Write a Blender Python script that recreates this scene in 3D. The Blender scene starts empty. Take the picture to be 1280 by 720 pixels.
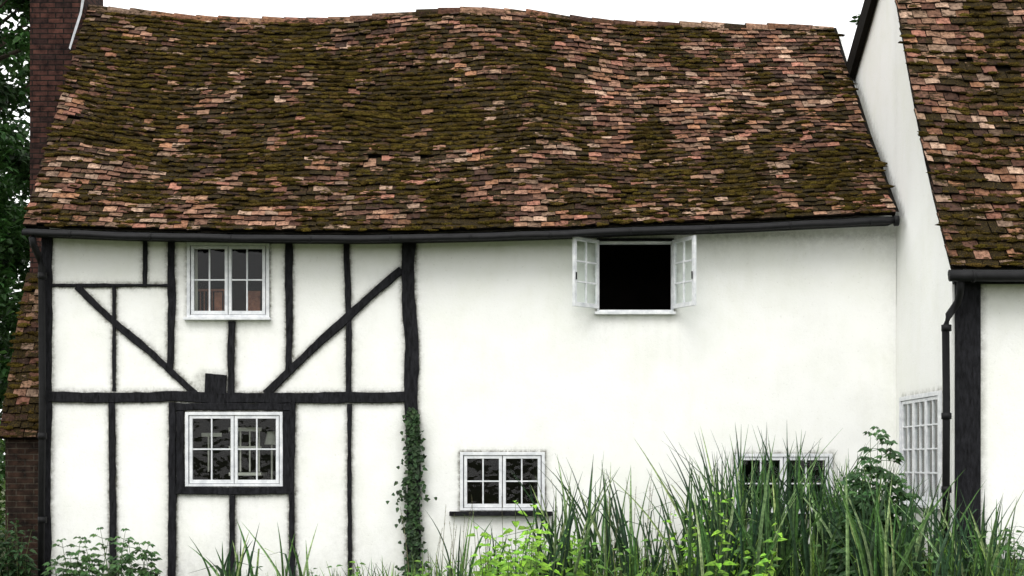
import bpy, math, random
import numpy as np
from mathutils import Vector, Matrix, noise
random.seed(7); np.random.seed(7)
D=18.0; EYE=1.6
def P(px,py,y=0.0):
    s=(D+y)/D
    return Vector(((px-640)/100*s, y, EYE+(580-py)/100*s))
sc=bpy.context.scene
# ---------------------------------------------------------------- helpers
class MB:
    def __init__(s): s.v=[];s.f=[];s.c=[];s.m=[]
    def add(s,vs,fs,col=(1,1,1,1),mi=0):
        b=len(s.v); s.v.extend([tuple(a) for a in vs]); s.c.extend([col]*len(vs))
        for f in fs: s.f.append(tuple(i+b for i in f)); s.m.append(mi)
    def box(s,x0,x1,y0,y1,z0,z1,M=None,col=(1,1,1,1),mi=0):
        vs=[Vector((x,y,z)) for z in (z0,z1) for y in (y0,y1) for x in (x0,x1)]
        if M: vs=[M@a for a in vs]
        s.add(vs,[(0,2,3,1),(4,5,7,6),(0,1,5,4),(2,6,7,3),(0,4,6,2),(1,3,7,5)],col,mi)
    def pane(s,x0,x1,y,z0,z1,M=None):
        vs=[Vector((x0,y,z0)),Vector((x1,y,z0)),Vector((x1,y,z1)),Vector((x0,y,z1))]
        if M: vs=[M@a for a in vs]
        s.add(vs,[(0,1,2,3)])
    def tube(s,pts,rad,seg=8,col=(1,1,1,1),cap=True,mi=0):
        pts=[Vector(p) for p in pts]; n=len(pts)
        if not hasattr(rad,'__len__'): rad=[rad]*n
        vs=[];fs=[]
        for i,p in enumerate(pts):
            t=(pts[min(i+1,n-1)]-pts[max(i-1,0)]).normalized()
            a=t.cross(Vector((0.13,0.2,1)) if abs(t.z)<0.9 else Vector((1,0.1,0))).normalized(); b=t.cross(a)
            for k in range(seg):
                an=2*math.pi*k/seg; vs.append(p+a*math.cos(an)*rad[i]+b*math.sin(an)*rad[i])
        for i in range(n-1):
            for k in range(seg):
                k2=(k+1)%seg; fs.append((i*seg+k,i*seg+k2,(i+1)*seg+k2,(i+1)*seg+k))
        if cap: fs.append(tuple(range(seg))[::-1]); fs.append(tuple((n-1)*seg+k for k in range(seg)))
        s.add(vs,fs,col,mi)
    def make(s,name,mats,parent=None,smooth=False,bevel=0):
        me=bpy.data.meshes.new(name); me.from_pydata(s.v,[],s.f)
        for m in (mats if isinstance(mats,(list,tuple)) else [mats]): me.materials.append(m)
        at=me.color_attributes.new("Col",'FLOAT_COLOR','POINT')
        at.data.foreach_set("color",np.array(s.c,dtype=np.float32).ravel())
        me.polygons.foreach_set("material_index",np.array(s.m,dtype=np.int32))
        if smooth: me.polygons.foreach_set("use_smooth",np.ones(len(s.f),dtype=bool))
        me.update()
        o=bpy.data.objects.new(name,me); sc.collection.objects.link(o)
        if parent: o.parent=parent
        if bevel:
            b=o.modifiers.new("bevel",'BEVEL'); b.width=bevel; b.segments=2; b.limit_method='ANGLE'
        return o
def empty(name):
    o=bpy.data.objects.new(name,None); sc.collection.objects.link(o); return o
def nz(x,y=0,z=0): return noise.noise(Vector((x,y,z)))
def fr(x,y=0,z=0,o=4): return noise.fractal(Vector((x,y,z)),1.0,2.0,o)
# ---------------------------------------------------------------- materials
def mat(name):
    m=bpy.data.materials.new(name); m.use_nodes=True
    nt=m.node_tree; b=nt.nodes['Principled BSDF']; return m,nt,b
def N(nt,t,**k):
    n=nt.nodes.new(t)
    for a,v in k.items():
        if a in n.inputs: n.inputs[a].default_value=v
        else: setattr(n,a,v)
    return n
def noisen(nt,scale,detail=4,vec=None,rough=.5):
    n=N(nt,'ShaderNodeTexNoise'); n.inputs['Scale'].default_value=scale; n.inputs['Detail'].default_value=detail; n.inputs['Roughness'].default_value=rough
    if vec is None: vec=N(nt,'ShaderNodeTexCoord').outputs['Object']
    nt.links.new(vec,n.inputs['Vector']); return n
def mapped(nt,sc_):
    mp=N(nt,'ShaderNodeMapping'); mp.inputs['Scale'].default_value=sc_
    nt.links.new(N(nt,'ShaderNodeTexCoord').outputs['Object'],mp.inputs[0]); return mp.outputs[0]
def ramp(nt,src,stops):
    r=N(nt,'ShaderNodeValToRGB'); e=r.color_ramp.elements
    while len(e)<len(stops): e.new(0.5)
    for i,(p,c) in enumerate(stops): e[i].position=p; e[i].color=(*c,1)
    nt.links.new(src,r.inputs[0]); return r
def mix(nt,a,b,f,mode='MIX'):
    m=N(nt,'ShaderNodeMix'); m.data_type='RGBA'; m.blend_type=mode
    for i,s in ((0,f),(6,a),(7,b)):
        if hasattr(s,'links'): nt.links.new(s,m.inputs[i])
        else: m.inputs[i].default_value=s if i==0 else (*s,1)
    return m.outputs[2]
def bump(nt,b,src,strength,dist):
    n=N(nt,'ShaderNodeBump'); n.inputs['Strength'].default_value=strength; n.inputs['Distance'].default_value=dist
    nt.links.new(src,n.inputs['Height']); nt.links.new(n.outputs[0],b.inputs['Normal'])
def attr(nt): 
    a=N(nt,'ShaderNodeAttribute'); a.attribute_name="Col"; return a

def tile_mat(name,edge=False):
    m,nt,b=mat(name); a=attr(nt)
    n1=noisen(nt,20,6,rough=.75); n2=noisen(nt,80,4,rough=.7)
    c=mix(nt,a.outputs['Color'],ramp(nt,n1.outputs[0],[(.36,(.10,.08,.07)),(.48,(.70,.67,.64)),(.6,(1.05,1.02,.98)),(.72,(1.8,1.8,1.75))]).outputs[0],1.0,'MULTIPLY')
    n4=noisen(nt,34,5,rough=.8)
    c=mix(nt,c,(.40,.33,.24),ramp(nt,n4.outputs[0],[(.60,(0,0,0)),(.72,(.5,.5,.5))]).outputs[0])
    n3=noisen(nt,1,7,mapped(nt,(6,10,19)),rough=.74)
    ma=N(nt,'ShaderNodeMath',operation='ADD'); nt.links.new(n3.outputs[0],ma.inputs[0]); nt.links.new(a.outputs['Alpha'],ma.inputs[1])
    mr=ramp(nt,ma.outputs[0],[(.88,(0,0,0)),(.92,(1,1,1))])
    mossc=ramp(nt,n2.outputs[0],[(.40,(.005,.0035,.0015)),(.56,(.026,.017,.005)),(.69,(.13,.088,.020))])
    c=mix(nt,c,mossc.outputs[0],mr.outputs[0])
    if edge: c=mix(nt,c,(.005,.0035,.0025),.92)  # edge faces near black: shadow under each course put into the colour
    nt.links.new(c,b.inputs['Base Color']); b.inputs['Roughness'].default_value=.9
    b.inputs['Specular IOR Level'].default_value=.12
    bump(nt,b,n1.outputs[0],.8,.012); return m
M_tile=tile_mat("clay_tile"); M_tile_shadow=tile_mat("clay_tile_edge_shadow",True)
def simple(name,c1,c2,scale,rough=.8,bs=.3,bd=.01,usecol=False,detail=5,stretch=None,spec=.3):
    m,nt,b=mat(name); vec=mapped(nt,stretch) if stretch else None
    n=noisen(nt,scale,detail,vec,.65); r=ramp(nt,n.outputs[0],[(.3,c1),(.7,c2)])
    c=r.outputs[0]
    if usecol: c=mix(nt,c,attr(nt).outputs['Color'],1.0,'MULTIPLY')
    nt.links.new(c,b.inputs['Base Color']); b.inputs['Roughness'].default_value=rough; b.inputs['Specular IOR Level'].default_value=spec
    bump(nt,b,n.outputs[0],bs,bd); return m
M_moss=simple("roof_moss",(.005,.0035,.001),(.115,.080,.017),60,.95,1,.04,usecol=True,spec=.03)
M_timber=simple("black_timber",(.002,.002,.0025),(.021,.021,.025),14,.8,1,.018,stretch=(2.2,2.2,.6),spec=.15)
M_iron=simple("black_iron",(.004,.004,.0045),(.011,.011,.012),12,.6,.2,.004,spec=.2)
M_white=simple("white_paint",(.55,.57,.60),(.86,.87,.88),9,.5,.25,.003)
M_dark=simple("dark_underlay",(.004,.003,.002),(.010,.008,.006),8,.95,spec=.1)
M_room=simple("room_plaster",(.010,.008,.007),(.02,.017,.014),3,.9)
M_lead=simple("lead_flashing",(.35,.36,.38),(.6,.61,.63),10,.6)
M_wood=simple("wood_brown",(.12,.035,.018),(.34,.13,.07),16,.6)
M_cloth=simple("cream_cloth",(.5,.48,.42),(.7,.68,.62),5,.9)
M_bark=simple("bark",(.03,.022,.015),(.10,.08,.06),9,.95,1,.03,stretch=(1,1,.3))
# plaster
m,nt,b=mat("lime_render"); M_plaster=m
n1=noisen(nt,1.1,7,rough=.62); n2=noisen(nt,26,6,rough=.75)
n3=noisen(nt,1.6,5,mapped(nt,(2.2,2.2,.6)),.6)
c=ramp(nt,n1.outputs[0],[(.3,(.88,.885,.83)),(.55,(.93,.93,.905))]).outputs[0]
c=mix(nt,c,ramp(nt,n3.outputs[0],[(.28,(.92,.92,.88)),(.48,(1,1,1))]).outputs[0],.45,'MULTIPLY')
c=mix(nt,c,ramp(nt,n2.outputs[0],[(.27,(.64,.63,.60)),(.40,(1,1,1))]).outputs[0],.6,'MULTIPLY')
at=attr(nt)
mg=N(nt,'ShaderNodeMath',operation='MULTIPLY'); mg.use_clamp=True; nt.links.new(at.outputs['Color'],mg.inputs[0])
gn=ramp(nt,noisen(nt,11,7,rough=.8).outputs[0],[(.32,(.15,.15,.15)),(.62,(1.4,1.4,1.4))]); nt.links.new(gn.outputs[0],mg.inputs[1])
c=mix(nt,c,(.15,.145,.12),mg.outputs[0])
nt.links.new(c,b.inputs['Base Color']); b.inputs['Roughness'].default_value=.9; b.inputs['Specular IOR Level'].default_value=.2
bump(nt,b,n2.outputs[0],.5,.009)
# brick
def brick_mat(name,c1,c2,mo):
    m,nt,b=mat(name); tc=N(nt,'ShaderNodeTexCoord'); sp=N(nt,'ShaderNodeSeparateXYZ'); nt.links.new(tc.outputs['Object'],sp.inputs[0])
    ad=N(nt,'ShaderNodeMath',operation='ADD'); nt.links.new(sp.outputs[0],ad.inputs[0]); nt.links.new(sp.outputs[1],ad.inputs[1])
    cb=N(nt,'ShaderNodeCombineXYZ'); nt.links.new(ad.outputs[0],cb.inputs[0]); nt.links.new(sp.outputs[2],cb.inputs[1])
    br=N(nt,'ShaderNodeTexBrick'); nt.links.new(cb.outputs[0],br.inputs['Vector'])
    br.inputs['Scale'].default_value=1; br.inputs['Brick Width'].default_value=.225; br.inputs['Row Height'].default_value=.075; br.inputs['Mortar Size'].default_value=.009; br.inputs['Mortar Smooth'].default_value=.3
    br.inputs['Color1'].default_value=(*c1,1); br.inputs['Color2'].default_value=(*c2,1); br.inputs['Mortar'].default_value=(*mo,1)
    n=noisen(nt,9,6,rough=.75)
    c=mix(nt,br.outputs[0],ramp(nt,n.outputs[0],[(.35,(.2,.2,.2)),(.65,(1.5,1.4,1.3))]).outputs[0],1,'MULTIPLY')
    nt.links.new(c,b.inputs['Base Color']); b.inputs['Roughness'].default_value=.9; b.inputs['Specular IOR Level'].default_value=.15
    iv=N(nt,'ShaderNodeMath',operation='SUBTRACT'); iv.inputs[0].default_value=1; nt.links.new(br.outputs['Fac'],iv.inputs[1])
    bump(nt,b,iv.outputs[0],.8,.014); return m
M_brick=brick_mat("old_brick",(.070,.030,.024),(.026,.014,.013),(.010,.009,.008))
M_brickd=brick_mat("sooty_brick",(.030,.017,.012),(.018,.012,.010),(.045,.038,.03))
# glass
m,nt,b=mat("window_glass"); M_glass=m
nt.nodes.remove(b); out=nt.nodes['Material Output']
tr=N(nt,'ShaderNodeBsdfTransparent'); tr.inputs[0].default_value=(.88,.92,.9,1)
gl=N(nt,'ShaderNodeBsdfGlossy'); gl.inputs['Roughness'].default_value=.03
lw=N(nt,'ShaderNodeLayerWeight'); pw=N(nt,'ShaderNodeMath',operation='POWER'); nt.links.new(lw.outputs['Facing'],pw.inputs[0]); pw.inputs[1].default_value=4
ad=N(nt,'ShaderNodeMath',operation='MULTIPLY_ADD'); nt.links.new(pw.outputs[0],ad.inputs[0]); ad.inputs[1].default_value=.9; ad.inputs[2].default_value=.03
bn=N(nt,'ShaderNodeBump'); bn.inputs['Strength'].default_value=.3; bn.inputs['Distance'].default_value=.03
nt.links.new(noisen(nt,5,2).outputs[0],bn.inputs['Height']); nt.links.new(bn.outputs[0],gl.inputs['Normal'])
ms=N(nt,'ShaderNodeMixShader'); nt.links.new(ad.outputs[0],ms.inputs[0]); nt.links.new(tr.outputs[0],ms.inputs[1]); nt.links.new(gl.outputs[0],ms.inputs[2]); nt.links.new(ms.outputs[0],out.inputs[0])
# leaves
m,nt,b=mat("leaf"); M_leaf=m
a=attr(nt); lv=mix(nt,a.outputs['Color'],ramp(nt,noisen(nt,30,3).outputs[0],[(.35,(.5,.55,.45)),(.65,(1.35,1.35,1.25))]).outputs[0],1,'MULTIPLY')
nt.links.new(lv,b.inputs['Base Color']); b.inputs['Roughness'].default_value=.5; b.inputs['Specular IOR Level'].default_value=.3
tl=N(nt,'ShaderNodeBsdfTranslucent'); nt.links.new(lv,tl.inputs[0])
ms=N(nt,'ShaderNodeMixShader'); ms.inputs[0].default_value=.22
nt.links.new(b.outputs[0],ms.inputs[1]); nt.links.new(tl.outputs[0],ms.inputs[2]); nt.links.new(ms.outputs[0],nt.nodes['Material Output'].inputs[0])
M_ground=simple("meadow_ground",(.03,.045,.015),(.09,.10,.04),.8,.95,1,.05,detail=10)

# ---------------------------------------------------------------- roof tiles
TC=[(.32,.165,.095),(.38,.225,.150),(.42,.29,.215),(.24,.118,.072),(.15,.073,.050),(.32,.18,.125),(.075,.042,.031),(.27,.18,.125),(.12,.064,.045),(.20,.108,.073),(.34,.16,.115)]
import bmesh
bm=bmesh.new(); bmesh.ops.create_icosphere(bm,subdivisions=2,radius=1); 
icoV=np.array([v.co[:] for v in bm.verts]); icoF=np.array([[v.index for v in f.verts] for f in bm.faces]); bm.free()
def tile_roof(parent,prefix,S,width,slope,mossf,tw=.168,gauge=.112,clumps=4000,bright=.95):
    B=MB(); nc=int(slope/gauge); spots=[]
    for j in range(nc):
        v0=j/nc; nt_=int(width/tw); off=(j%2)*.5+random.uniform(-.12,.12)
        for i in range(-1,nt_+1):
            u0=(i+off+.025)/nt_; u1=(i+off+.975)/nt_
            u0=max(u0,0+random.uniform(-.0015,.0015)); u1=min(u1,1+random.uniform(-.0015,.0005))
            if u1-u0<.25/nt_: continue
            uc=(u0+u1)/2; e=.004
            c=S(uc,v0); r=(S(min(uc+e,1),v0)-S(max(uc-e,0),v0)).normalized()
            up=(S(uc,min(v0+.02,1))-S(uc,v0)).normalized(); n=r.cross(up).normalized()
            wv=.036*nz(c.x*.8,j*3.1,1)+.016*nz(c.x*3.5,j*1.7,5)
            hw=(u1-u0)*width/2; sl=random.gauss(0,.008); lift=.034+abs(random.gauss(0,.010)); 
            if random.random()<.018: sl-=.03; lift+=.01
            if random.random()<.006: continue
            rot=random.gauss(0,.026); L=min(.21,(1-v0)*slope+.04)
            a=c+up*(wv+sl)+n*lift
            tw1=random.gauss(0,.005)
            rr=(r+up*rot).normalized(); uu=(up-r*rot).normalized()
            th=.025
            camb=random.uniform(0,.008)
            lo=[a-rr*hw+n*tw1, a+n*camb-uu*random.uniform(-.004,.006), a+rr*hw-n*tw1]
            top=a+uu*L-n*(lift-.004)
            hi=[top-rr*hw, top+n*camb, top+rr*hw]
            vs=lo+hi+[p-n*th for p in lo]+[p-n*th for p in hi]
            mo=mossf(c.x,v0)
            col=random.choice(TC); k=random.uniform(.50,1.4)*bright*(1-.3*max(0,min(1,mo)))
            col=(col[0]*k,col[1]*k,col[2]*k, max(0,min(.75,.27+mo*.33+random.gauss(0,.13))))
            B.add(vs,[(0,1,4,3),(1,2,5,4)],col,0)
            b0=len(B.v)-12
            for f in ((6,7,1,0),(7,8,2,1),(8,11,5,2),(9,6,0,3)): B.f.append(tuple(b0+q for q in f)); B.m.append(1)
            spots.append((a,rr,uu,n,hw,mo))
    B.make(prefix+"_tiles",[M_tile,M_tile_shadow],parent)
    V=[];F=[];C=[];base=0
    w=np.array([max(0.03,s[5]+.10)**1.7 for s in spots]); w/=w.sum()
    for idx in np.random.choice(len(spots),size=clumps,p=w):
        a,rr,uu,n,hw,mo=spots[idx]
        s=random.uniform(.012,.040); sx=s*random.uniform(1.2,3.0); sy=s*random.uniform(.5,.9); sz=s*random.uniform(.3,.6)
        ctr=a+rr*random.uniform(-hw,hw)+uu*random.uniform(-.012,.03)-n*.004
        q=icoV*(1+np.random.uniform(-.35,.35,(len(icoV),1)))
        R=np.array([rr[:],uu[:],n[:]])
        V.append((q*np.array([sx,sy,sz]))@R+np.array(ctr[:]))
        F.append(icoF+base); base+=len(icoV)
        k=random.uniform(.25,1.6); g=random.uniform(-.15,.15); C.append(np.tile([k,k*(1+g*.5),k*(1-g),1],(len(icoV),1)))
    B=MB(); B.v=np.vstack(V).tolist(); B.f=np.vstack(F).tolist(); B.c=np.vstack(C).tolist(); B.m=[0]*len(B.f)
    B.make(prefix+"_moss",M_moss,parent,smooth=True)
    B=MB(); nu=60;nv=10; vs=[]
    for a in range(nv+1):
        for i in range(nu+1):
            p=S(i/nu,a/nv); vs.append(p-Vector((0,-.01,.012)))
    B.add(vs,[(a*(nu+1)+i,a*(nu+1)+i+1,(a+1)*(nu+1)+i+1,(a+1)*(nu+1)+i) for a in range(nv) for i in range(nu)])
    B.make(prefix+"_deck",M_dark,parent)
    return spots
def sm(pts):
    xs=[p[0] for p in pts]; ys=[p[1] for p in pts]
    return lambda x: sum(np.interp(x+d,xs,ys) for d in (-36,-24,-12,0,12,24,36))/7
eave=sm([(30,282),(150,287),(300,290),(450,291),(600,288),(700,285),(800,280),(900,278),(1000,273),(1120,267)])
ridge=sm([(108,11),(180,19),(250,26),(380,29),(470,24),(560,15),(620,14),(690,22),(760,31),(850,33),(950,36),(1042,37)])
def S1(u,v):
    pe=30+u*1090; pr=108+u*934
    a=P(pe,eave(pe),-.38); b=P(pr,ridge(pr),3.0)
    p=a.lerp(b,v); s=math.sin(math.pi*v)
    p.z-=.07*s - .10*s*nz(p.x*.55,v*2.2,3)-.03*s*nz(p.x*1.7,v*6,9); return p
cot=empty("timber_framed_cottage")
def moss1(x,v):
    u=(x+6.1)/10.9
    base=.40 +.6*fr(x*.55,v*2.6,2)+1.05*fr(x*1.9,v*11,7,3)
    base+=.38*math.exp(-((u-.45)/.2)**2-((v-.5)/.4)**2)+.32*math.exp(-((u-.12)/.22)**2-((v-.70)/.45)**2)
    base-=.28*math.exp(-((u-.85)/.22)**2-((v-.75)/.45)**2)+.22*math.exp(-((u-.2)/.3)**2-((v-.06)/.12)**2)
    if u>.93 and v<.3: base+=.35
    return base
tile_roof(cot,"roof",S1,10.9,5.05,moss1,clumps=7500)
# ridge caps
B=MB(); n=34
for i in range(n):
    u0=i/n; u1=(i+1.06)/n; segs=8; vs=[]
    col=random.choice(TC); k=random.uniform(.45,1.0); col=(col[0]*k,col[1]*k,col[2]*k,random.uniform(.2,.45))
    dz=random.gauss(0,.009)
    for uu,rr in ((u0,.125),(min(u1,1.0),.108)):
        c=S1(min(uu,1),1)+Vector((0,.06,-.035+dz))
        for k2 in range(segs+1):
            an=math.pi*k2/segs; vs.append(c+Vector((0,-math.cos(an)*rr*1.05,math.sin(an)*rr)))
    s=segs+1
    fs=[(k2,k2+1,s+k2+1,s+k2) for k2 in range(segs)]
    B.add(vs,fs,col); B.add([Vector(q) for q in vs[:s]],[tuple(range(s))],(.02,.015,.01,.5)); B.add(vs[s:],[tuple(range(s))],(.02,.015,.01,.5))
B.make("ridge_tiles",M_tile,cot,smooth=False)
B=MB(); vs=[];nu=20
for i in range(nu+1):
    p=S1(i/nu,1); vs+= [p+Vector((0,.1,-.02)),Vector((p.x,6.5,4.4))]
B.add(vs,[(2*i,2*i+1,2*i+3,2*i+2) for i in range(nu)],(.25,.13,.08,.4)); B.make("rear_roof",M_tile,cot)
# ---------------------------------------------------------------- openings (px)
W=[(234,303,337,397),(232,515,354,608),(575,565,681,638),(746,302,842,390),(918,567,1040,642)]
op=[((a-640)/100,(c-640)/100,EYE+(580-d)/100,EYE+(580-b)/100) for a,b,c,d in W]
T=[
 ([(59,296),(58,500),(57,745)],13),([(182,296),(181,355)],5),([(214,296),(215,380),(213,462)],9),
 ([(66,357),(150,357),(212,357)],4),([(143,359),(143,489)],4),([(140,503),(141,600),(142,745)],8),
 ([(97,358),(140,401),(188,440),(225,474),(247,494)],8),([(361,296),(362,400),(361,462)],9),
 ([(433,296),(436,400),(436,490)],7),([(437,505),(437,600),(438,745)],5),
 ([(512,296),(510,360),(515,430),(514,500),(518,600),(516,745)],17),
 ([(502,337),(466,368),(430,401),(390,437),(333,493)],10),
 ([(62,496),(140,497),(215,496),(340,498),(430,497),(508,497)],13),
 ([(290,402),(289,450),(289,493)],8),([(257,479),(283,480)],25),
 ([(216,503),(216,620),(215,745)],9),([(220,509),(290,508),(366,509)],9),([(366,503),(365,600),(366,745)],7),
 ([(226,514),(226,612)],9),([(359,514),(359,612)],9),([(220,613),(290,614),(366,613)],9),([(291,619),(290,745)],6)]
def seg_d(px,py):
    best=1e9
    for pts,w in T:
        for (ax,ay),(bx,by) in zip(pts[:-1],pts[1:]):
            dx,dy=bx-ax,by-ay; t=max(0,min(1,((px-ax)*dx+(py-ay)*dy)/(dx*dx+dy*dy)))
            d=math.hypot(px-ax-t*dx,py-ay-t*dy)-w/2
            if w>20: d=max(d,2)
            if d<best: best=d
    for a,b,c,d in W:
        dd=math.hypot(max(a-px,0,px-c),max(b-py,0,py-d)); best=min(best,dd)
    return best
def grid_axis(lo,hi,brk,step):
    pts=sorted(set([lo,hi]+[b for b in brk if lo<b<hi])); r=[]
    for a,b in zip(pts[:-1],pts[1:]):
        k=max(1,int(math.ceil((b-a)/step))); r+=[a+(b-a)*i/k for i in range(k)]
    return r+[hi]
xs=grid_axis(-5.82,4.8,[q for o in op for q in o[:2]],.04); zs=grid_axis(-.1,4.8,[q for o in op for q in o[2:]],.04)
B=MB(); vs=[];cs=[]
for z in zs:
    for x in xs:
        yy=.016*nz(x*.8,z*.8,4)+.007*nz(x*3,z*3,8)
        vs.append((x,yy,z)); px=640+x*100; py=580-(z-EYE)*100
        d=seg_d(px,py)
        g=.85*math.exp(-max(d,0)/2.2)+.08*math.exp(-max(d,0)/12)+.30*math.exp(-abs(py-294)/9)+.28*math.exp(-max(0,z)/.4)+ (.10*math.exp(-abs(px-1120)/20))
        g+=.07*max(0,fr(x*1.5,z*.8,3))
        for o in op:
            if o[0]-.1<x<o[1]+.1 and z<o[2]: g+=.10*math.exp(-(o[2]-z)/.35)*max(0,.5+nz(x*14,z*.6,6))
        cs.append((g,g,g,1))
nx=len(xs); fs=[]
for j in range(len(zs)-1):
    for i in range(nx-1):
        cx=(xs[i]+xs[i+1])/2; cz=(zs[j]+zs[j+1])/2
        if any(o[0]<cx<o[1] and o[2]<cz<o[3] for o in op): continue
        fs.append((j*nx+i,j*nx+i+1,(j+1)*nx+i+1,(j+1)*nx+i))
B.v=vs;B.c=cs;B.f=fs;B.m=[0]*len(fs)
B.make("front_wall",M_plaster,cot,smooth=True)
B=MB()
for o in op:
    x0,x1,z0,z1=o
    for q in ((x0-.03,x0,z0,z1),(x1,x1+.03,z0,z1),(x0-.03,x1+.03,z0-.03,z0),(x0-.03,x1+.03,z1,z1+.03)): B.box(q[0],q[1],.024,.25,q[2],q[3],col=(.1,.1,.1,1))
B.make("window_reveals",M_plaster,cot)
B=MB()
for x,xi in ((-5.82,-5.6),(4.55,4.78)):
    prof=[(.03,-.1),(6.2,-.1),(6.2,4.55),(3.06,7.95),(.03,4.72)]
    v1=[(x,y,z) for y,z in prof]; v2=[(xi,y,z) for y,z in prof]
    fs=[tuple(range(5)),tuple(range(9,4,-1))]+[(k,(k+1)%5,5+(k+1)%5,5+k) for k in range(5)]
    B.add(v1+v2,fs,(.1,.1,.1,1))
B.box(-5.6,4.55,6.0,6.2,-.1,4.55,col=(.1,.1,.1,1))
B.make("side_walls",M_plaster,cot)
B=MB()
B.box(-5.58,4.53,2.4,2.5,0,4.9); B.box(-5.58,4.53,.12,2.4,2.52,2.6); B.box(-5.58,4.53,.12,2.4,4.72,4.8); B.box(-5.58,4.53,.12,2.4,.02,.08)
for x in (-4.3,-1.7,.3,2.6): B.box(x,x+.06,.3,2.4,.08,2.52)
for x in (-4.6,-1.6,.5,2.5): B.box(x,x+.06,.3,2.4,2.6,4.72)
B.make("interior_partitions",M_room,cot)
# timbers
B=MB()
for ti,(pts,w) in enumerate(T):
    pr=.028+.0013*ti; wpts=[P(a,b) for a,b in pts]
    sam=[]
    for a,b in zip(wpts[:-1],wpts[1:]):
        k=max(1,int((b-a).length/.06)); sam+=[a.lerp(b,i/k) for i in range(k)]
    sam.append(wpts[-1])
    if len(sam)>6:
        for _ in range(4): sam=[sam[0]]+[(sam[i-1]+sam[i]*2+sam[i+1])/4 for i in range(1,len(sam)-1)]+[sam[-1]]
    vs=[];n=len(sam); hw=w/200
    for i,p in enumerate(sam):
        t=(sam[min(i+1,n-1)]-sam[max(i-1,0)]).normalized(); s=Vector((t.z,0,-t.x))
        L=hw*(1+.26*nz(p.x*2,p.z*2.5,ti))+.009*nz(p.x*9,p.z*9,ti+.5); R=hw*(1+.26*nz(p.x*2,p.z*2.5,ti+40))+.009*nz(p.x*9,p.z*9,ti+50)
        ch=min(.008,hw*.3); pj=pr+.004*nz(p.x*4,p.z*4,ti)
        for off,y in ((-L,.03),(-L,-pj+ch),(-L+ch,-pj),(R-ch,-pj),(R,-pj+ch),(R,.03)):
            q=p+s*off; vs.append((q.x,y,q.z))
    fs=[(i*6+k,i*6+k+1,i*6+k+7,i*6+k+6) for i in range(n-1) for k in range(5)]
    fs+=[tuple(range(6)),tuple((n-1)*6+k for k in range(5,-1,-1))]
    B.add(vs,fs)
B.make("timber_frame",M_timber,cot)
# ---------------------------------------------------------------- windows
def leaf_boxes(B,G,w,z0,z1,cols,rows,M,st=.038,bar=.018,y0=-.012,y1=.028):
    B.box(0,st,y0,y1,z0,z1,M); B.box(w-st,w,y0,y1,z0,z1,M)
    B.box(st,w-st,y0+.001,y1-.001,z1-st,z1,M); B.box(st,w-st,y0+.001,y1-.001,z0,z0+st*1.2,M)
    iw=w-2*st; ih=(z1-st)-(z0+st*1.2)
    for i in range(1,cols):
        x=st+iw*i/cols; B.box(x-bar/2,x+bar/2,y0+.004,y1-.006,z0+st*1.2,z1-st,M)
    for i in range(1,rows):
        z=z0+st*1.2+ih*i/rows; B.box(st,w-st,y0+.006,y1-.008,z-bar/2,z+bar/2,M)
    G.pane(st,w-st,y0+.0205,z0+st*1.2,z1-st,M)
def window(o,cols,rows,parent,M,sill='white',leaves=2,fr_=.04,name="casement_window"):
    x0,x1,z0,z1=o; B=MB();G=MB()
    B.box(x0,x0+fr_,-.035,.06,z0,z1,M); B.box(x1-fr_,x1,-.035,.06,z0,z1,M)
    B.box(x0+fr_,x1-fr_,-.034,.059,z1-fr_,z1,M); B.box(x0+fr_,x1-fr_,-.034,.059,z0,z0+fr_*.8,M)
    w=(x1-x0-2*fr_-.012)
    if leaves:
        lw=w/leaves
        for i in range(leaves):
            leaf_boxes(B,G,lw-.010,z0+fr_*.8+.005,z1-fr_-.005,cols,rows,M@Matrix.Translation((x0+fr_+.006+i*lw+.005,-.008,0)))
    if sill=='white': B.box(x0-.03,x1+.02,-.085,.05,z0-.035,z0-.002,M)
    B.make(name,M_white,parent,bevel=.003)
    if leaves: G.make("glass",M_glass,parent)
    if sill=='dark':
        B=MB(); B.box(x0-.13,x1+.09,-.11,.02,z0-.065,z0-.012,M); B.make("window_sill",M_timber,parent,bevel=.006)
I=Matrix.Identity(4)
window(op[0],2,2,cot,I); window(op[1],2,2,cot,I,sill=None); window(op[2],2,2,cot,I,sill='dark'); window(op[4],2,2,cot,I,sill='dark')
window(op[3],2,2,cot,I,leaves=0,fr_=.03)
x0,x1,z0,z1=op[3]
for hx,tx,ty in ((x0+.015,-.325,-.32),(x1-.01,.225,-.40)):
    ang=math.atan2(ty,tx); M=Matrix.Translation((hx,-.045,0))@Matrix.Rotation(ang,4,'Z')
    B=MB();G=MB(); leaf_boxes(B,G,.455,z0+.035,z1+.01,2,3,M,st=.045,bar=.022,y0=-.018,y1=.02)
    B.make("open_casement",M_white,cot,bevel=.003); G.make("glass",M_glass,cot)
    B=MB(); B.tube([Vector((hx,-.05,z0+.06)),Vector((hx+tx*.5,-.05+ty*.5,z0+.055))],.006,6)
    q=M@Vector((.43,.03 if tx<0 else -.03,z0+.45)); B.tube([q,q+Vector((0,-.01,-.09))],.009,6)
    B.make("casement_stay",M_iron,cot)
B=MB(); B.box(op[3][0]+.0,op[3][1]-.0,-.05,.02,op[3][3]+.003,op[3][3]+.035); B.box(op[0][0]-.03,op[0][1]+.03,-.046,.02,op[0][3]+.003,op[0][3]+.025); B.make("window_lintels",M_timber,cot,bevel=.004)
B=MB()
for k in range(7): B.box(-3.98+k*.05,-3.965+k*.05,.35,.365,3.45,3.80)
B.box(-4.0,-3.62,.34,.375,3.80,3.83)
B.box(-3.36,-3.2,.30,.33,3.42,3.80); B.box(-3.78,-3.68,.28,.30,3.45,3.78)
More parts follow.
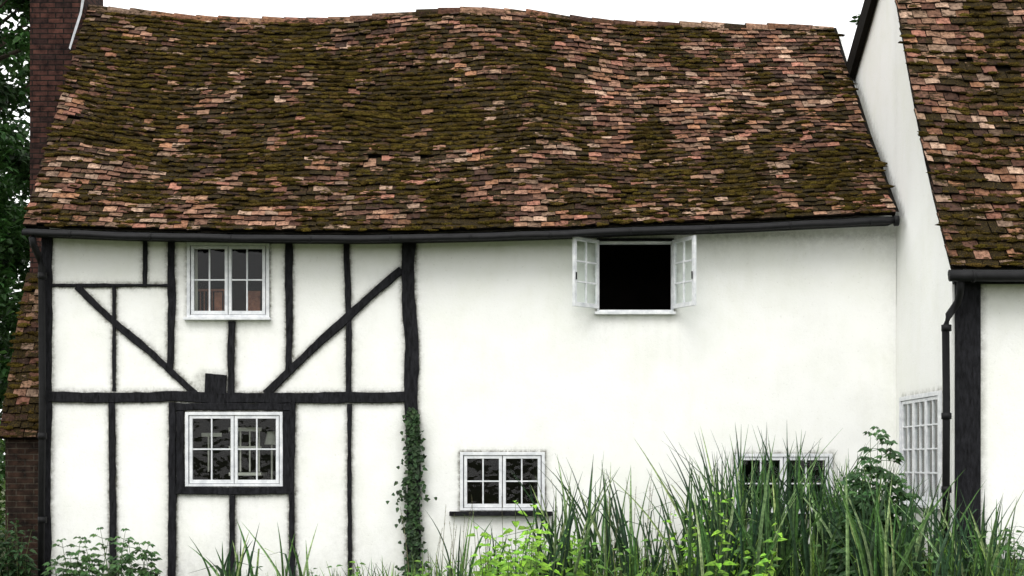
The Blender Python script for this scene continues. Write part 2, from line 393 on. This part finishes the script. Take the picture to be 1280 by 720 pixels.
for k in range(6): B.box(-3.18,-3.12,.31,.33,3.44+k*.065,3.49+k*.065)
B.make("banister_and_brick_reflection",M_wood,cot,bevel=.004)  # balusters, plus orange blocks added to stand for brick reflected in the glass
B=MB()
for x in (-3.99,-3.06):
    for k in range(4):
        B.tube([(x+k*.012-.03,.2+.015*(k%2),3.45),(x+k*.012-.03,.2+.015*(k%2),4.36)],.010,6)
B.make("curtains",M_cloth,cot,smooth=True)
B=MB()
for x in (-3.62,-3.5,-3.38,-3.26): B.box(x,x+.02,.5,.52,1.5,2.02)
B.box(-3.64,-3.22,.49,.53,2.02,2.07); B.box(-3.64,-3.22,.49,.53,1.8,1.83); B.box(-3.64,-3.22,.5,.9,1.45,1.49)
B.tube([(-3.1,.6,1.4),(-3.1,.6,1.85)],.015,8); B.tube([(-3.1,.6,1.85),(-3.1,.6,2.02)],[.10,.06],12)
B.box(-3.98,-3.72,.45,.47,1.95,2.0); B.box(-3.9,-3.88,.45,.47,1.5,1.95)
B.make("reflection_chair_and_lamp",M_cloth,cot,bevel=.004)  # pale chair and lamp shapes made up to stand for reflections in the pane
# gutter, fascia
B=MB()
gp=[P(p,eave(p)+8.5,-.47) for p in range(28,1125,20)]+[P(1121,eave(1121)+8.5,-.47)]
for i,p in enumerate(gp): p.z+=.012*nz(i*.4,2)
B.tube(gp,.033,10)
gp2=[p+Vector((0,.03,.03)) for p in gp]
B.tube(gp2,.026,8)
for i in range(3,len(gp),5):
    p=gp[i]; B.tube([p-Vector((.012,0,0)),p+Vector((.012,0,0))],.044,10)
B.tube([gp[-1]+Vector((-.03,0,0)),gp[-1]+Vector((.02,0,0))],.065,10)
dp=[P(40,296,-.45),P(42,306,-.40),P(48,320,-.18),P(52,332,-.13),P(53,500,-.13),P(51,760,-.13)]
B.tube(dp,.042,10)
for py in (345,545,650): B.tube([P(53,py-4,-.13),P(53,py+4,-.13)],.055,10)
B.make("gutter",M_iron,cot,smooth=True)
B=MB(); vs=[]
for p in range(32,1121,32):
    a=P(p,eave(p)+3,-.40); vs+=[a,(a.x,a.y,a.z-.07),(a.x,.03,a.z-.07+.02)]
k=len(vs)//3
B.add(vs,[(3*i,3*i+3,3*i+4,3*i+1) for i in range(k-1)]+[(3*i+1,3*i+4,3*i+5,3*i+2) for i in range(k-1)]); B.make("fascia",M_timber,cot)
B=MB(); vs=[]
for i in range(13):
    p=S1(0,i/12)+Vector((.02,0,0)); vs+=[p,p+Vector((0,.05,-.11)),p+Vector((.25,0,-.02)),p+Vector((.25,.05,-.11))]
B.add(vs,[(4*i,4*i+4,4*i+5,4*i+1) for i in range(12)]+[(4*i+1,4*i+5,4*i+7,4*i+3) for i in range(12)]); B.make("verge",M_dark,cot)
B=MB(); vs=[]
for i in range(13):
    p=S1(1,i/12); vs+=[p+Vector((-.005,0,.03)),p+Vector((.045,.02,.03)),p+Vector((.0,.05,-.11))]
B.add(vs,[(3*i,3*i+3,3*i+4,3*i+1) for i in range(12)]+[(3*i,3*i+3,3*i+5,3*i+2) for i in range(12)]); B.make("verge",M_dark,cot)
# chimney
B=MB(); B.box(-6.95,-6.17,2.75,3.75,-.1,9.8); B.box(-6.99,-6.13,2.71,3.79,9.8,9.95); B.box(-7.03,-6.09,2.67,3.83,9.95,10.1)
B.make("chimney_stack",M_brick,cot,bevel=.01)
B=MB()
for x in (-6.75,-6.37): B.tube([(x,3.25,10.1),(x,3.25,10.5)],[.12,.1],12)
B.make("chimney_pots",M_tile,cot)
B=MB()
B.add([P(103,-8,2.7),P(107,-8,2.72),P(102,18,2.7),P(95,40,2.6),P(88,62,2.4),P(86,60,2.4),P(93,36,2.6),P(100,14,2.7)],[(0,7,2,1),(7,6,3,2),(6,5,4,3)]); B.make("flashing",M_lead,cot)
# ---------------------------------------------------------------- brick oven outshut (left)
oh=empty("brick_outhouse")
def S3(u,v):
    return Vector((-6.52+u*.68, .28+v*1.06, 1.93+v*2.2+.01*nz(u*3,v*4,1)))
tile_roof(oh,"roof",S3,.68,2.44,lambda x,v:.55+.5*fr(x*2,v*4,1),clumps=130,bright=.6)
B=MB(); prof=[(.36,-.1),(2.7,-.1),(2.7,1.9),(1.34,4.05),(.36,2.0)]
v1=[(-6.46,y,z) for y,z in prof]; v2=[(-5.83,y,z) for y,z in prof]
B.add(v1+v2,[tuple(range(5)),tuple(range(9,4,-1))]+[(k,(k+1)%5,5+(k+1)%5,5+k) for k in range(5)]); B.make("brick_walls",M_brickd,oh)
# ---------------------------------------------------------------- right wing
wing=empty("white_rendered_house")
XR=10.5
def S2(u,v):
    x=4.70+u*(XR-4.70); p=Vector((x,-2.58+v*2.88,3.70+v*4.58)); s=math.sin(math.pi*v)
    p.z-=.06*s-.07*s*nz(x*.6,v*2,11)
    p.x+= -.03*math.sin(v*5)*(1-u); p.z+=.03*nz(x*.8,0,31)*(1-v)
    return p
tile_roof(wing,"roof",S2,XR-4.7,5.43,lambda x,v:.44+.7*fr(x*.7,v*3,12)+1.0*fr(x*2,v*10,17,3),clumps=4200,tw=.172,gauge=.116)
wy0,wy1,wz0,wz1=-1.92,-.27,1.13,2.42
ys=grid_axis(-2.3,4.6,[wy0,wy1],.06)
def topz(y): 
    f=3.70+(y+2.58)/2.88*4.58-.10; b_=8.46-.55*y-.05
    return min(f,b_)
B=MB()
zs2=grid_axis(-.1,8.3,[wz0,wz1],.07)
ny=len(ys); vs=[];cs=[]
for z in zs2:
    for y in ys:
        zt=min(z,topz(y)); vs.append((4.8+.012*nz(y*.9,zt*.9,14),y,zt))
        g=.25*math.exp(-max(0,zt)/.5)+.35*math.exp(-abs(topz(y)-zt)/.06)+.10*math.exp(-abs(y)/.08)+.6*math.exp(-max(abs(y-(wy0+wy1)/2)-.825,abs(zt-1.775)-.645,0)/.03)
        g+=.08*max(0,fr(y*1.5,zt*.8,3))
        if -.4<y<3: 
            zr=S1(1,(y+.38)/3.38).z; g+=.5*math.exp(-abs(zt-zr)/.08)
        cs.append((g,g,g,1))
fs=[]
for j in range(len(zs2)-1):
    for i in range(ny-1):
        cy=(ys[i]+ys[i+1])/2; cz=(zs2[j]+zs2[j+1])/2
        if wy0<cy<wy1 and wz0<cz<wz1: continue
        if zs2[j]>=max(topz(ys[i]),topz(ys[i+1])): continue
        fs.append((j*ny+i+1,j*ny+i,(j+1)*ny+i,(j+1)*ny+i+1))
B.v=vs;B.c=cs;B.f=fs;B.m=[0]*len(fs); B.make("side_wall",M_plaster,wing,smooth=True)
M6=Matrix.Translation((4.8,0,0))@Matrix.Rotation(-math.pi/2,4,'Z')
window((.27,1.92,wz0,wz1),2,4,wing,M6,leaves=3,fr_=.05)
B=MB()
xs2=grid_axis(4.8,XR,[],.08); zs3=grid_axis(-.1,3.75,[],.08); vs=[];cs=[]
for z in zs3:
    for x in xs2:
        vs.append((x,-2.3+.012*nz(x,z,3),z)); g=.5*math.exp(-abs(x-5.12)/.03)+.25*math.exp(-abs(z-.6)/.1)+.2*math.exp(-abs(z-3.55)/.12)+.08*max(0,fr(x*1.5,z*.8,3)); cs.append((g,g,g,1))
nx2=len(xs2); B.v=vs;B.c=cs;B.f=[(j*nx2+i,j*nx2+i+1,(j+1)*nx2+i+1,(j+1)*nx2+i) for j in range(len(zs3)-1) for i in range(nx2-1)];B.m=[0]*len(B.f)
B.make("front_wall",M_plaster,wing,smooth=True)
B=MB(); B.box(XR-.05,XR,-2.28,4.6,-.1,3.7,col=(.1,.1,.1,1)); B.box(4.85,XR-.06,4.5,4.6,-.1,5.9,col=(.1,.1,.1,1)); B.make("rear_walls",M_plaster,wing)
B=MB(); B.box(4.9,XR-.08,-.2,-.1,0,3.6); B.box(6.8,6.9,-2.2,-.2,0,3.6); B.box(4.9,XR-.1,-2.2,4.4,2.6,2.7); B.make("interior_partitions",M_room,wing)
B=MB(); B.box(4.825,5.10,-2.345,-2.2,.0,3.64); B.box(5.12,XR,-2.40,-2.25,.42,.565); B.box(4.80,XR,-2.36,-2.24,3.56,3.70)
B.make("timber_frame",M_timber,wing,bevel=.012)
B=MB(); B.add([(4.70,.3,8.29),(XR,.3,8.29),(XR,4.8,5.82),(4.70,4.8,5.82)],[(0,1,2,3)],(.2,.1,.07,.5)); 
B.make("rear_roof",M_tile,wing)
B=MB()
for (ya,za,yb,zb,dp_) in ((.35,8.24,4.8,5.80,.30),):
    vs=[(4.70,ya,za),(4.70,yb,zb),(4.70,yb,zb-dp_),(4.70,ya,za-dp_),(4.78,ya,za),(4.78,yb,zb),(4.78,yb,zb-dp_),(4.78,ya,za-dp_)]
    B.add(vs,[(0,1,2,3),(4,7,6,5),(0,4,5,1),(3,2,6,7),(0,3,7,4),(1,5,6,2)])
B.make("bargeboard",M_dark,wing)
B=MB(); vs=[]
for i in range(17):
    p=S2(0,i/16); vs+=[p+Vector((.03,0,0)),p+Vector((.03,.03,-.09)),p+Vector((.16,.03,-.09))]
B.add(vs,[(3*i,3*i+3,3*i+4,3*i+1) for i in range(16)]+[(3*i+1,3*i+4,3*i+5,3*i+2) for i in range(16)]); B.make("verge",M_dark,wing)
B=MB()
gp=[Vector((x,-2.66,3.60+.03*nz(x*.8,0,31))) for x in np.linspace(4.66,XR,24)]
B.tube(gp,.055,10); B.tube([p+Vector((0,.02,.03)) for p in gp],.045,8)
for i in range(1,24,4): B.tube([gp[i]-Vector((.015,0,0)),gp[i]+Vector((.015,0,0))],.066,10)
yq=-2.42
dp=[P(1201,350,-2.62),P(1200,366,-2.55),P(1197,378,yq),P(1186,394,yq),P(1182,408,yq),P(1183,500,yq),P(1182,760,yq)]
B.tube(dp,.040,10)
for py in (410,520,612): B.tube([P(1183,py-4,yq),P(1183,py+4,yq)],.054,10)
B.make("gutter",M_iron,wing,smooth=True)
B=MB(); B.box(4.80,XR,-2.58,-2.30,3.585,3.60); B.make("soffit",M_dark,wing)
# ---------------------------------------------------------------- ground
B=MB(); g=60; R=600
def gx(i): t=(i/g-.5)*2; return math.copysign(abs(t)**2.2,t)*R
vs=[]
for j in range(g+1):
    for i in range(g+1):
        x,y=gx(i),gx(j); d=math.hypot(x,y-1); vs.append((x,y,(.0 if d<11 else min(1,(d-11)/30)*1.2*nz(x*.02,y*.02,5))-.02))
B.add(vs,[(j*(g+1)+i,j*(g+1)+i+1,(j+1)*(g+1)+i+1,(j+1)*(g+1)+i) for j in range(g) for i in range(g)]); B.make("ground",M_ground,smooth=True)
# ---------------------------------------------------------------- plants
def vary(c,k=.25,h=.12):
    f=1+random.uniform(-k,k); return (max(0,c[0]*f*(1+random.uniform(-h,h))),max(0,c[1]*f),max(0,c[2]*f*(1+random.uniform(-h,h))),1)
def blade(B,base,h,lean,az,w,col,bend=1.6,kink=None,seg=9):
    d=Vector((math.cos(az),math.sin(az),0)); tw=random.uniform(-.9,.9)
    side=Vector((math.cos(tw),math.sin(tw),0)).normalized(); vs=[]
    for i in range(seg+1):
        t=i/seg; p=base+Vector((0,0,h*t*(1-.12*lean*t)))+d*(lean*h*t**bend)
        if kink and t>kink: p=p+d*((t-kink)*h*.7)-Vector((0,0,(t-kink)*h*1.25))
        ww=w*(1-t**2.8)*.5+.0008; q=side; nrm=Vector((-q.y,q.x,0))
        vs+=[p-q*ww,p+nrm*ww*.5,p+q*ww]
    b0=len(B.v); B.add(vs,[(3*i+k,3*i+k+1,3*i+k+4,3*i+k+3) for i in range(seg) for k in (0,1)],col)
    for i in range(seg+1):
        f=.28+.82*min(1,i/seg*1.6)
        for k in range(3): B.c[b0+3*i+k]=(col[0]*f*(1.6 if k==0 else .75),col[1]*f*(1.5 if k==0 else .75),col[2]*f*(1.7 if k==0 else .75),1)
def leaf(B,base,d,up,L,w,col,droop=.25):
    d=d.normalized(); s=d.cross(up); s=s.normalized() if s.length>.01 else Vector((1,0,0)); n=s.cross(d)
    def q(t,k): return base+d*L*t+s*w*k-n*(droop*L*t*t)+n*(abs(k)*w*.35)
    vs=[q(0,0),q(.3,0),q(.65,0),q(1,0),q(.28,.5),q(.62,.38),q(.28,-.5),q(.62,-.38)]
    B.add(vs,[(0,4,1),(4,5,2,1),(5,3,2),(0,1,6),(6,1,2,7),(7,2,3)],col)
def rv(z0=-1,z1=1):
    a=random.uniform(0,6.283); return Vector((math.cos(a),math.sin(a),random.uniform(z0,z1)))
DG=(.028,.066,.030); MG=(.070,.155,.042); LG=(.23,.46,.04); PG=(.24,.34,.15)
top=lambda px: np.interp(px,[250,270,330,420,500,560,640,700,760,830,880,930,1000,1050,1110,1170,1230,1290],[690,665,640,645,605,632,645,572,560,600,538,526,530,560,580,592,600,636])
def ywhere(px):
    if px>1085: return random.uniform(-4.4,-2.75)
    return random.uniform(-3.2,-.6)
B=MB()
clumps=[]
for k in range(105):
    px=random.choice([random.uniform(262,1290),random.uniform(690,1240),random.uniform(690,1290),random.uniform(870,1085)]); clumps.append((px,ywhere(px)))
for k in range(1000):
    cpx,cy=random.choice(clumps); px=cpx+random.gauss(0,15); y=cy+random.gauss(0,.15)
    if px>1085: y=min(y,-2.7)
    if px<255: continue
    tp=top(px)+(735-top(px))*abs(random.gauss(0,.36))
    if tp<645 and 930<px<1040 and random.random()<.35: continue
    h=P(px,tp,y).z
    if h<.25: continue
    h*=1.04; base=P(px,580,y); base.z=-.02
    az=random.choice([random.gauss(0,.6),random.gauss(math.pi,.6)]); lean=abs(random.gauss(.16,.20))
    col=vary(random.choice([DG,DG,DG,MG,MG,PG]),.4)
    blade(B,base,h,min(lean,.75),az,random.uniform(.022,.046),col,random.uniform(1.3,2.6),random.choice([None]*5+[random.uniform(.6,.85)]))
B.make("reed_bed",M_leaf)
B=MB()
for k in range(40):
    px=random.choice([random.gauss(795,35),random.uniform(600,900),random.gauss(560,30)]); y=ywhere(px); tp=random.uniform(585,660)+(30 if px<700 else 0); h=P(px,tp,y).z; base=P(px,580,y); base.z=0
    az=random.uniform(0,6.28); l=random.uniform(.03,.15); pts=[base+Vector((math.cos(az)*l*h*t*t,math.sin(az)*l*h*t*t,h*t)) for t in (0,.25,.5,.75,1)]
    col=vary((.16,.15,.08)); B.tube(pts,[.004,.004,.003,.0025,.0015],4,col)
    for q in range(30):
        t=random.uniform(.80,1); p=pts[3].lerp(pts[4],(t-.75)/.25); leaf(B,p,rv(.2,1.2),Vector((0,0,1)),random.uniform(.03,.06)*(1.3-t),.006,vary((.20,.17,.10)))
B.make("seed_head_grass",M_leaf)
B=MB()
for k in range(2000):
    px=random.uniform(255,1290) if random.random()<.95 else random.uniform(60,250); y=ywhere(px); base=P(px,580,y); base.z=-.02
    tp=np.interp(px,[60,250,420,560,700,1000,1290],[735,720,700,684,672,660,670])+random.uniform(0,60)+22*nz(px*.03,y,2); h=max(.15,P(px,tp,y).z)
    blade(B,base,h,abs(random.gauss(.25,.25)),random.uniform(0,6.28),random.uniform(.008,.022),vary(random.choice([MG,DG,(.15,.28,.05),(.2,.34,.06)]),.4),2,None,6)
B.make("meadow_grass",M_leaf)
def leafy(B,base,h,L,wr,col,nodes,spread=.12,compound=False,stems=1):
    for s in range(stems):
        az=random.uniform(0,6.28); l=random.uniform(0,spread) if stems==1 else random.uniform(spread*.4,spread*1.6); hh=h*random.uniform(.75,1) if stems>1 else h
        pts=[base+Vector((math.cos(az)*l*hh*t*1.2,math.sin(az)*l*hh*t,hh*t)) for t in np.linspace(0,1,7)]
        B.tube(pts,[.008*(1.1-i/7) for i in range(7)],5,vary((.08,.12,.04)),False)
        for j in range(nodes):
            t=.12+.88*j/(nodes-1); i=min(5,int(t*6)); p=pts[i].lerp(pts[i+1],t*6-i); a0=j*1.57+random.uniform(-.3,.3)
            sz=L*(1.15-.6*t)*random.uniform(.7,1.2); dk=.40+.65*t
            for a in (a0,a0+math.pi):
                if random.random()<.1: continue
                d=Vector((math.cos(a),math.sin(a),random.uniform(-.25,.5)))
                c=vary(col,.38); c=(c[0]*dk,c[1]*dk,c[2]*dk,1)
                if compound:
                    pe=p+d*sz*.8; B.tube([p,pe],.003,4,c,False)
                    for da in (-1.3,-.65,0,.65,1.3):
                        dd=Vector((math.cos(a+da),math.sin(a+da),random.uniform(-.35,.15))); leaf(B,pe,dd,Vector((0,-.6,1)),sz*(1-.25*abs(da)),sz*wr,c,.3)
                else:
                    leaf(B,p+d*.02,d,Vector((0,-.6,1)),sz,sz*wr,c,.4)
def patch(name,lst):
    B=MB()
    for (a,b_,tp,n,L,wr,col,nodes) in lst:
        for i in range(n):
            px=random.uniform(a,b_); y=ywhere(px) if col!=LG else (ywhere(px)-1.0 if px<1085 else random.uniform(-4.6,-3.8))
            base=P(px,580,y); base.z=-.02; h=P(px,tp+random.uniform(0,50),y).z
            leafy(B,base,max(.2,h),L,wr,col,nodes,.2)
    return B.make(name,M_leaf)
patch("nettle_patch",[(600,725,655,26,.16,.62,LG,10),(635,668,622,5,.18,.62,LG,12),(866,905,610,7,.15,.6,LG,12),(900,950,652,8,.15,.6,LG,11),(1238,1290,660,14,.15,.55,MG,11),(690,870,662,36,.14,.55,(.12,.25,.045),10),
  (930,1230,650,46,.14,.55,MG,11),(430,610,698,26,.13,.55,(.15,.30,.05),7),(300,430,706,14,.12,.5,MG,7),(880,1110,664,26,.14,.55,(.18,.36,.05),9)])
B=MB()
for px,tp,y,st in ((1090,534,-3.3,4),(1080,566,-3.2,5),(1105,552,-3.4,4),(1062,585,-3.1,4),(1118,596,-3.4,4),(1090,596,-3.5,4)):
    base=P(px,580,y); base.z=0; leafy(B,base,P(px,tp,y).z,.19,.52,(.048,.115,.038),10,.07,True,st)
B.make("elder_shrub",M_leaf)
B=MB()
for px,tp,st in ((142,638,2),(122,660,2),(170,658,3),(90,674,3),(190,680,3),(105,690,3),(75,700,2),(150,688,3)):
    base=P(px,580,-1.0+random.uniform(-.3,.3)); base.z=0; leafy(B,base,P(px,tp,-1).z,.13,.55,(.070,.155,.05),8,.16,True,st)
B.make("rose_bush",M_leaf)
B=MB()
for px,tp in ((5,640),(22,650),(-15,630),(34,690),(15,670)):
    base=P(px,580,-.6); base.z=0; leafy(B,base,P(px,tp,-.6).z,.14,.5,(.03,.07,.025),10,.12,False,5)
B.make("laurel_bush",M_leaf)
B=MB()
pts=[P(512,745,-.08),P(518,690,-.08),P(514,620,-.07),P(519,560,-.07),P(515,510,-.07)]
B.tube(pts,[.018,.014,.01,.007,.003],6,(.05,.04,.03,1))
for k in range(800):
    t=random.random()**.85; i=min(3,int(t*4)); p=pts[i].lerp(pts[i+1],t*4-i); wd=(.13+.08*math.exp(-((t-.55)/.15)**2))*(1-.55*t)*(1+.6*nz(t*9,2))
    p=p+Vector((random.gauss(0,wd*.6),-random.uniform(0,.07),0)); leaf(B,p,Vector((random.uniform(-1,1),-.5,random.uniform(-1,.4))),Vector((0,-1,.3)),random.uniform(.035,.08),.048,vary((.032,.065,.026),.6),.2)
B.make("ivy",M_leaf)
# ---------------------------------------------------------------- trees
def tree(name,x,y,h,rad,zb,nclump,per,sz,col,trunk=.25,qmin=.35):
    par=empty(name); B=MB()
    tp=[Vector((x+.12*nz(i,x),y+.12*nz(i,y+3),h*.85*i/7)) for i in range(8)]; B.tube(tp,[trunk*(1-.11*i) for i in range(8)],9)
    L=MB(); cz=(zb+h)/2; hz=(h-zb)/2
    for c in range(nclump):
        while True:
            q=Vector((random.uniform(-1,1),random.uniform(-1,1),random.uniform(-1,1)))
            if qmin<math.sqrt(q.x**2+q.y**2+abs(q.z)**(5 if h>12 else 2))<1: break
        f=1+(.22 if h>12 else .08)*nz(q.x*2,q.y*2,q.z*2)
        cc=Vector((x+q.x*rad*f,y+q.y*rad*f,cz+q.z*hz*f)); cr=random.uniform(.25,.55)*rad*.36
        if c%3==0:
            k=min(7,max(2,int((cc.z-.8)/(h*.85)*7))); a=tp[k]; B.tube([a,a.lerp(cc,.5)+Vector((0,0,.05)),cc],[.07*trunk/.25,.045,.012],5)
        sh=random.uniform(.40,1.5)
        for i in range(per):
            d=Vector((random.gauss(0,1),random.gauss(0,1),random.gauss(0,.7))).normalized()*random.random()**.45
            p=cc+d*cr; c3=vary(col,.35); c3=(c3[0]*sh,c3[1]*sh,c3[2]*sh,1)
            leaf(L,p,rv(-1,.4),Vector((random.uniform(-1,1),random.uniform(-1,1),1)),sz*random.uniform(.7,1.3),sz*.55,c3,.2)
    B.make("trunk",M_bark,par,smooth=True); L.make("crown",M_leaf,par)
tree("oak_tree",-10.5,7,13.0,2.8,.8,290,140,.17,(.034,.085,.022),.3)
tree("oak_tree",7.35,11,10.7,1.5,2.5,110,110,.15,(.06,.12,.04),.2)
tree("oak_tree",-14.5,17,15,4.5,.5,150,120,.28,(.04,.09,.025),.3)
L=MB()
for k in range(9000):
    x=random.uniform(-16,-6.9); y=12+random.gauss(0,.5); z=random.random()**.7*2.6*(1+.15*nz(x,2)); leaf(L,Vector((x,y,z)),rv(-1,.5),Vector((random.uniform(-1,1),-1,1)),.16,.09,vary((.10,.19,.04),.45))
L.make("hedge",M_leaf)
# ---------------------------------------------------------------- light
el,az=math.radians(48),math.radians(200)
w=bpy.data.worlds.new("World"); sc.world=w; w.use_nodes=True; nt=w.node_tree; bg=nt.nodes['Background']
sk=nt.nodes.new('ShaderNodeTexSky'); sk.sky_type='NISHITA'; sk.sun_disc=False; sk.sun_elevation=el; sk.sun_rotation=az
cl=mix(nt,sk.outputs[0],(12.2,12.2,12.1),.92)
nt.links.new(cl,bg.inputs[0]); bg.inputs[1].default_value=.145
sd=bpy.data.lights.new("sun",'SUN'); sd.energy=1.5; sd.angle=math.radians(32); sd.color=(1,.98,.95)
so=bpy.data.objects.new("sun",sd); sc.collection.objects.link(so)
dirv=Vector((math.sin(az)*math.cos(el),math.cos(az)*math.cos(el),math.sin(el)))
so.rotation_euler=dirv.to_track_quat('Z','Y').to_euler()
cd=bpy.data.cameras.new("camera"); co=bpy.data.objects.new("camera",cd); sc.collection.objects.link(co); sc.camera=co
co.location=(0,-D,EYE); co.rotation_euler=(math.radians(90),0,0); cd.sensor_width=36; cd.lens=36*D/12.8; cd.shift_y=220/1280; cd.clip_end=2000
sc.view_settings.view_transform='Standard'; sc.view_settings.look='None'; sc.view_settings.exposure=0
